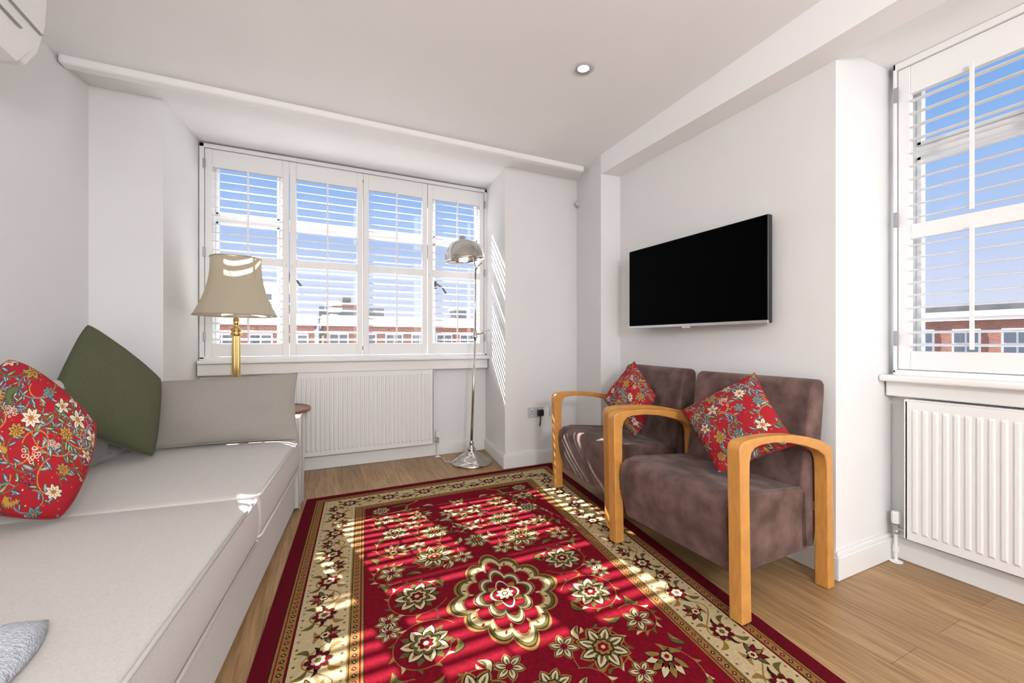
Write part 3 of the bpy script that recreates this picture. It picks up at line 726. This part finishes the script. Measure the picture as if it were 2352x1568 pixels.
def frame(o,m,l):
    rect(-HW+o,HW-o,-HL+o,HL-o,m,l)
frame(.058,DAR,1); frame(.062,GOL,2); frame(.070,RED,3); frame(.074,GOL,4); frame(.104,RED,5); frame(.109,DAR,6); frame(.113,CRE,7)
frame(.290,GOL,8); frame(.296,DAR,9); frame(.299,GOL,10); frame(.330,RED,11); frame(.335,GOL,12); frame(.343,DAR,13); frame(.346,RED,14)
def along(o,step,fn):
    a,b=HW-o,HL-o
    nx=max(2,int(round(2*a/step))); ny=max(2,int(round(2*b/step)))
    for i in range(nx): 
        p=-a+2*a*(i+.5)/nx; fn(p,b,0,i); fn(p,-b,math.pi,i)
    for i in range(ny):
        q=-b+2*b*(i+.5)/ny; fn(a,q,-math.pi/2,i); fn(-a,q,math.pi/2,i)
def dia(s,m,l,m2=None):
    def f(p,q,a,i):
        rp([(p-s,q),(p,q-s),(p+s,q),(p,q+s)],m if i%2 or m2 is None else m2,l)
    return f
along(.089,.030,dia(.010,DAR,5,MAR)); along(.089,.030,dia(.004,CRE,6))
along(.3145,.030,dia(.010,MAR,11,DAR)); along(.3145,.030,dia(.004,CRE,12))
def mot(p,q,a,i):
    ca,sa=math.cos(a),math.sin(a)
    def T(x,y): return (p+x*ca-y*sa,q+x*sa+y*ca)
    L=8
    if i%2==0:
        c=T(0,.0)
        star(*c,.048,8,GOL,L,a,.3); star(*c,.043,8,DAR,L+1,a,.3); star(*c,.037,8,MAR,L+2,a,.3); star(*c,.024,6,IVO,L+3,a,.25); star(*c,.012,6,OLI,L+4)
        for s in(-1,1):
            leaf(*T(s*.03,.03),.055,.011,a+(1.0 if s>0 else math.pi-1.0),OLI,L,bend=-.25*s); leaf(*T(s*.03,-.03),.055,.011,a+(-1.0 if s>0 else math.pi+1.0),GOL,L,bend=.25*s)
            leaf(*T(s*.03,.01),.04,.007,a+(0.2 if s>0 else math.pi-0.2),DAR,L,bend=-.25*s)
    else:
        c=T(0,.012 if i%4==1 else -.012); r=a+(math.pi/2 if i%4==1 else -math.pi/2)
        for k in range(5):
            aa=r+math.radians(-70+35*k); leaf(*c,.056,.012,aa,DAR,L); leaf(*c,.050,.008,aa,(OLI,RED,GOL,RED,OLI)[k],L+1)
        star(*c,.022,6,DAR,L+2); star(*c,.017,6,IVO,L+3); star(*c,.008,6,RED,L+4)
        for s in(-1,1): leaf(*c,.05,.010,r+s*2.4,GOL,L,bend=.3*s)
along(.2015,.118,mot)
def vine(ax):
    a,b=HW-.2015,HL-.2015
    for s in(-1,1):
        if ax==0:
            path=[(-a+2*a*i/220,s*b+.05*math.sin(2*math.pi*(-a+2*a*i/220)/.236)) for i in range(221)]
        else:
            path=[(s*a+.05*math.sin(2*math.pi*(-b+2*b*i/360)/.236),-b+2*b*i/360) for i in range(361)]
        ribbon(path,.005,GOL,7.5)
vine(0); vine(1)
for o in(.128,.275):
    along(o,.04,dia(.006,OLI,8,GOL))
F=16
for sx in(-1,1):
    for sy in(-1,1):
        X=lambda v:(v[0]*sx,v[1]*sy)
        def rot_(a):
            x,y=math.cos(a)*sx,math.sin(a)*sy; return math.atan2(y,x)
        for (cx,cy,r,a0,a1) in((.35,.15,.135,-2.6,2.9),(.23,.43,.12,-3.4,1.8),(.38,.62,.13,-1.2,4.0),(.17,.72,.12,-.6,3.8),(.27,.96,.12,-2.4,2.2),(.1,.56,.1,-1.5,2.5),(.44,.36,.09,-2,2.5),(.42,.90,.09,-1,4)):
            n=40; pts=[X((cx+r*(1-.35*i/n)*math.cos(a0+(a1-a0)*i/n),cy+r*(1-.35*i/n)*math.sin(a0+(a1-a0)*i/n))) for i in range(n+1)]
            ribbon(pts,.0035,GOL,15)
            for i in range(3,n,4):
                a=a0+(a1-a0)*i/n; rad=r*(1-.35*i/n); b=X((cx+rad*math.cos(a),cy+rad*math.sin(a)))
                leaf(*b,.034,.007,rot_(a+1.0),(OLI,GOL,CRE)[i%3],15.5,bend=.2*sx*sy)
        flowerB(*X((.35,.14)),.080,.3,F)
        flowerA(*X((.235,.42)),.090,.1,F)
        flowerC(*X((.44,.36)),.058,.2,F)
        palmette(*X((.42,.545)),.080,rot_(2.4),F)
        flowerA(*X((.195,.685)),.074,.3,F)
        flowerC(*X((.105,.36)),.052,.5,F)
        flowerB(*X((.40,.76)),.060,.1,F)
        palmette(*X((.255,.955)),.084,rot_(-2.0),F)
        flowerC(*X((.44,.95)),.056,.4,F)
        flowerC(*X((.30,.82)),.044,.1,F); flowerC(*X((.09,.90)),.046,.6,F); flowerC(*X((.30,.56)),.044,.6,F); flowerC(*X((.47,.03)),.044,.1,F)
        for (x,y,a) in((.47,.22,1.2),(.12,.50,2.2),(.50,.66,1.9),(.31,.30,.3),(.06,.66,1.4),(.36,.88,.7),(.14,.82,2.6),(.50,.46,1.2),(.2,.29,2.0),(.48,.85,1.4),(.24,.16,1.2),(.15,1.04,.4),(.34,1.06,-2.6),(.08,.78,.3)):
            b=X((x,y)); leaf(*b,.078,.019,rot_(a),DAR,F-.6,bend=.22*sx*sy); leaf(*b,.073,.015,rot_(a),(OLI if x>.2 else CRE),F,bend=.22*sx*sy); leaf(*b,.05,.006,rot_(a),(GOL if x>.2 else OLI),F+1,bend=.2*sx*sy)
        c=X((.553,1.178)); 
        pts=[c]+[X((.553-.30*math.cos(t)*(1+.08*math.cos(8*t)),1.178-.17*math.sin(t)*(1+.08*math.cos(8*t)))) for t in [math.pi/2*i/24 for i in range(25)]]
        rp(pts,GOL,15); c2=X((.55,1.175)); pts=[c2]+[X((.55-.28*math.cos(t)*(1+.08*math.cos(8*t)),1.175-.155*math.sin(t)*(1+.08*math.cos(8*t)))) for t in [math.pi/2*i/24 for i in range(25)]]
        rp(pts,MAR,16)
        flowerB(*X((.46,1.10)),.045,0,17); leaf(*X((.40,1.13)),.10,.014,rot_(math.pi-.1),OLI,17); leaf(*X((.51,1.05)),.06,.010,rot_(-1.9),OLI,17)
for sy in(-1,1):
    flowerA(0,sy*.49,.066,.2,F); palmette(0,sy*.82,.088,sy*math.pi/2,F); flowerC(0,sy*.66,.048,.5,F)
    for s in(-1,1): leaf(s*.01,sy*1.0,.10,.018,sy*(math.pi/2-s*.4),DAR,F); leaf(s*.01,sy*1.0,.095,.014,sy*(math.pi/2-s*.4),GOL,F+1); 
    flowerC(0,sy*1.02,.04,.2,F+2)
def med(R1,R2,n,m,l,d,pw=.8,tipk=.18): 
    pts=[]
    for i in range(192):
        a=2*math.pi*i/192; k=(1-d)+d*abs(math.cos(n*a/2))**pw; 
        ax=abs(math.cos(a));ay=abs(math.sin(a)); tip=1+tipk*max(ax,ay)**14
        pts.append((R1*k*tip*math.cos(a),R2*k*tip*math.sin(a)))
    rp(pts,m,l)
med(.212,.280,12,GOL,18,.16); med(.200,.267,12,DAR,18.5,.16); med(.195,.261,12,OLI,19,.16); med(.182,.246,12,CRE,19.5,.18); med(.158,.219,12,GOL,20,.18); med(.150,.209,12,RED,20.2,.18)
for i in range(12):
    a=2*math.pi*(i+.5)/12; x,y=.128*math.cos(a),.180*math.sin(a); leaf(x,y,.03,.008,a,GOL,20.3); leaf(x,y,.024,.005,a,IVO,20.6)
for i in range(24):
    a=2*math.pi*(i+.5)/24; x,y=.160*math.cos(a),.219*math.sin(a); leaf(x,y,.022,.005,a,OLI if i%2 else RED,20.4)
med(.118,.166,8,GOL,20.8,.24); med(.112,.159,8,DAR,21.3,.24); med(.108,.154,8,IVO,21.8,.24); med(.096,.138,8,OLI,22.3,.26); med(.084,.122,8,DAR,22.8,.26); med(.080,.117,8,RED,23.2,.26)
petals(0,0,.085,4,GOL,23.6,.785,.5,.3); med(.055,.080,4,IVO,24.1,.3); med(.047,.070,4,DAR,24.6,.3); med(.043,.065,4,RED,25.1,.3)
petals(0,0,.040,8,IVO,25.8,0,.5); star(0,0,.016,8,DAR,26.4,0,.3); star(0,0,.010,6,CRE,27)
RP=group('area_rug'); rug.make('rug_pile',rcol,RP,recalc=False)

# ================================================================= OUTSIDE
def building(name,x0,x1,y0,y1,z0,z1,m,face,rows,cols,parapet=0.6,band=True):
    P=group(name,((x0+x1)/2,(y0+y1)/2,0)); cx,cy=(x0+x1)/2,(y0+y1)/2
    a,b,c,d=x0-cx,x1-cx,y0-cy,y1-cy
    mb=MB(); mb.bb(a,b,c,d,z0,z1); mb.make('walls',m,P)
    mb=MB()
    if parapet: mb.bb(a-.15,b+.15,c-.15,d+.15,z1,z1+parapet)
    if band: mb.bb(a-.1,b+.1,c-.1,d+.1,z1-3.2,z1-2.8)
    w=MB();g=MB()
    for r in range(rows):
        zc=z1-1.5-3.2*r
        for k in range(cols):
            if face=='y':
                xc=a+(b-a)*(k+.5)/cols; w.bb(xc-.65,xc+.65,c-.06,c+.05,zc-.95,zc+.95)
                for s in(-1,1):
                    for t in(-1,1): g.bb(xc+s*.3-.25,xc+s*.3+.25,c-.09,c-.05,zc+t*.45-.38,zc+t*.45+.38)
            else:
                yc=c+(d-c)*(k+.5)/cols; w.bb(a-.06,a+.05,yc-.65,yc+.65,zc-.95,zc+.95)
                for s in(-1,1):
                    for t in(-1,1): g.bb(a-.09,a-.05,yc+s*.3-.25,yc+s*.3+.25,zc+t*.45-.38,zc+t*.45+.38)
    if parapet or band: mb.make('cornice',M['white_stone'],P)
    if rows: w.make('window_frames',M['white_stone'],P); g.make('window_panes',M['bglass'],P)
    return P
building('apartment_building',-14,0.0,30,40,-14,2.1,M['brick'],'y',4,7,0.7)
building('apartment_building',0.6,14,32,42,-14,2.2,M['brick'],'y',4,7,0.7)
building('apartment_building',15,36,40,50,-14,1.9,M['brick'],'y',4,9,0.7)
building('stucco_building',-4.6,-1.6,41,48,-14,5.8,M['white_stone'],'y',3,2,0.3,False)
building('rooftop_block',0.4,6.4,44,50,-14,4.4,M['roof'],'y',0,0,0,False)
building('rooftop_block',1.6,4.9,45,48,4.4,4.9,M['brick'],'y',0,0,0,False)
building('rooftop_block',2.6,3.4,46,48,4.9,5.7,M['roof'],'y',0,0,0,False)
for (x,z,h) in((-9,2.8,1.2),(-6.2,2.8,1.0),(11.5,2.9,1.0),(20,2.6,1.2),(27,2.6,1.0)):
    building('chimney_stack',x,x+1.1,36.5 if x<15 else 44,38 if x<15 else 46,z,z+h,M['roof'],'y',0,0,0.15,False)
# nearer flat roof with railings below eye level
P=group('flat_roof_terrace',(0,0,0))
mb=MB(); mb.bb(-9,7.5,15,22,-14,-0.2); mb.make('walls',M['brick'],P)
mb=MB(); mb.bb(-9.1,7.6,14.9,22.1,-0.2,0.05); mb.bb(-8,-3,17,21,0.0,0.7); mb.bb(1,5.4,17.5,21,0.0,0.75); mb.make('roof_deck',M['roof'],P)
mb=MB()
for z in(0.35,0.62,0.9): mb.bb(-9,7.5,15.0,15.04,z,z+0.03)
for i in range(34): mb.bb(-9+.5*i,-8.97+.5*i,15.0,15.04,0,0.92)
mb.make('railings',M['darkmetal'],P)
mb=MB(); mb.bb(-3,-0.5,19,21,0.0,0.95); mb.bb(5.6,7.3,19,21,0,1.0); mb.make('roof_huts',M['white_stone'],P)
building('apartment_building',38,50,2,19.5,-14,2.4,M['brick'],'x',4,8)
building('apartment_building',42,54,20.5,46,-14,3.0,M['brick'],'x',4,10,0.4)
building('rooftop_block',55,59,8,21,-14,4.6,M['roof'],'x',0,0,0,False)
building('stucco_building',56,64,-6,6,-14,5.0,M['white_stone'],'x',3,4,0.3,False)
mb=MB(); mb.bb(-150,200,4.6,250,-14.3,-14); mb.bb(6,200,-60,4.6,-14.3,-14); mb.make('ground',M['street'])
for (x,y,s) in((12.5,24,3.2),(16,27,3.5),(10,25,2.6),(-12,24,3.0)):
    P=group('street_tree',(x,y,-14)); mb=MB(); mb.tube([(0,0,0),(0.2,0,6),(0,0,10)],[.35,.28,.15]); mb.make('trunk',M['roof'],P)
    mb=MB(); r2=random.Random(int(x*10))
    for k in range(7):
        c=(r2.uniform(-1,1)*s*.5,r2.uniform(-1,1)*s*.5,11.5+r2.uniform(-1,1.2)*1.5); R=s*r2.uniform(.45,.65)
        mb.lathe([(R*math.sin(math.pi*i/8)*(1+.15*math.sin(i*3)),-R*math.cos(math.pi*i/8)) for i in range(9)],c,n=12,flute=.12,nf=3)
    mb.make('foliage',M['tree'],P)

# ================================================================= WORLD / LIGHT / CAMERA
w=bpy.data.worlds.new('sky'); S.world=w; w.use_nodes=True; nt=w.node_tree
bg=nt.nodes['Background']; tc=nt.nodes.new('ShaderNodeTexCoord'); sp=nt.nodes.new('ShaderNodeSeparateXYZ'); r=nt.nodes.new('ShaderNodeValToRGB')
nt.links.new(tc.outputs['Generated'],sp.inputs[0]); nt.links.new(sp.outputs[2],r.inputs[0])
e=r.color_ramp.elements; e[0].position=0.0; e[0].color=lin(232,236,250); e[1].position=0.9; e[1].color=(0.20,0.40,0.85,1)
for pos,c in((0.08,lin(216,225,250)),(0.20,lin(184,208,248)),(0.34,lin(142,186,244)),(0.5,lin(104,162,236))):
    q=e.new(pos); q.color=c
# sky brightened on the side away from the window wall, added as frontal fill
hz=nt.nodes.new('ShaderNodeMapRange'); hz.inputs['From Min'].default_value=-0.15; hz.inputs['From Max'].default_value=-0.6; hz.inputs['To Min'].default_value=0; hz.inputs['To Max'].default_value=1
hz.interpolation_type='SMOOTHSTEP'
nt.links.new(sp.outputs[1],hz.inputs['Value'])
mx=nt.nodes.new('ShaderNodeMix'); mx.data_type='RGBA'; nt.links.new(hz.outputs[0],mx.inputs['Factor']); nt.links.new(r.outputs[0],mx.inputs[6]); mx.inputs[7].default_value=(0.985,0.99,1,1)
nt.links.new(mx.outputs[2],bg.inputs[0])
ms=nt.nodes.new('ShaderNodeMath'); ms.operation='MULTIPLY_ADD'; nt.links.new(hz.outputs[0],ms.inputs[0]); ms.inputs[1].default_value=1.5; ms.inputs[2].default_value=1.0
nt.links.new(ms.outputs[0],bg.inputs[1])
sl=bpy.data.lights.new('sun','SUN'); sl.energy=23; sl.angle=math.radians(0.4); sl.color=(1,0.98,0.95)
so=bpy.data.objects.new('sun',sl); C.objects.link(so); so.location=(-2,20,18)
so.rotation_euler=Vector((0.20,-1,-0.88)).to_track_quat('-Z','Y').to_euler()
cam=bpy.data.cameras.new('camera'); co=bpy.data.objects.new('camera',cam); C.objects.link(co)
co.location=(0,0,1.05); co.rotation_euler=(math.radians(90),0,math.radians(-25.3)); cam.sensor_width=36; cam.sensor_fit='HORIZONTAL'; cam.lens=960/2352*36; cam.clip_start=0.05; cam.clip_end=500
S.camera=co
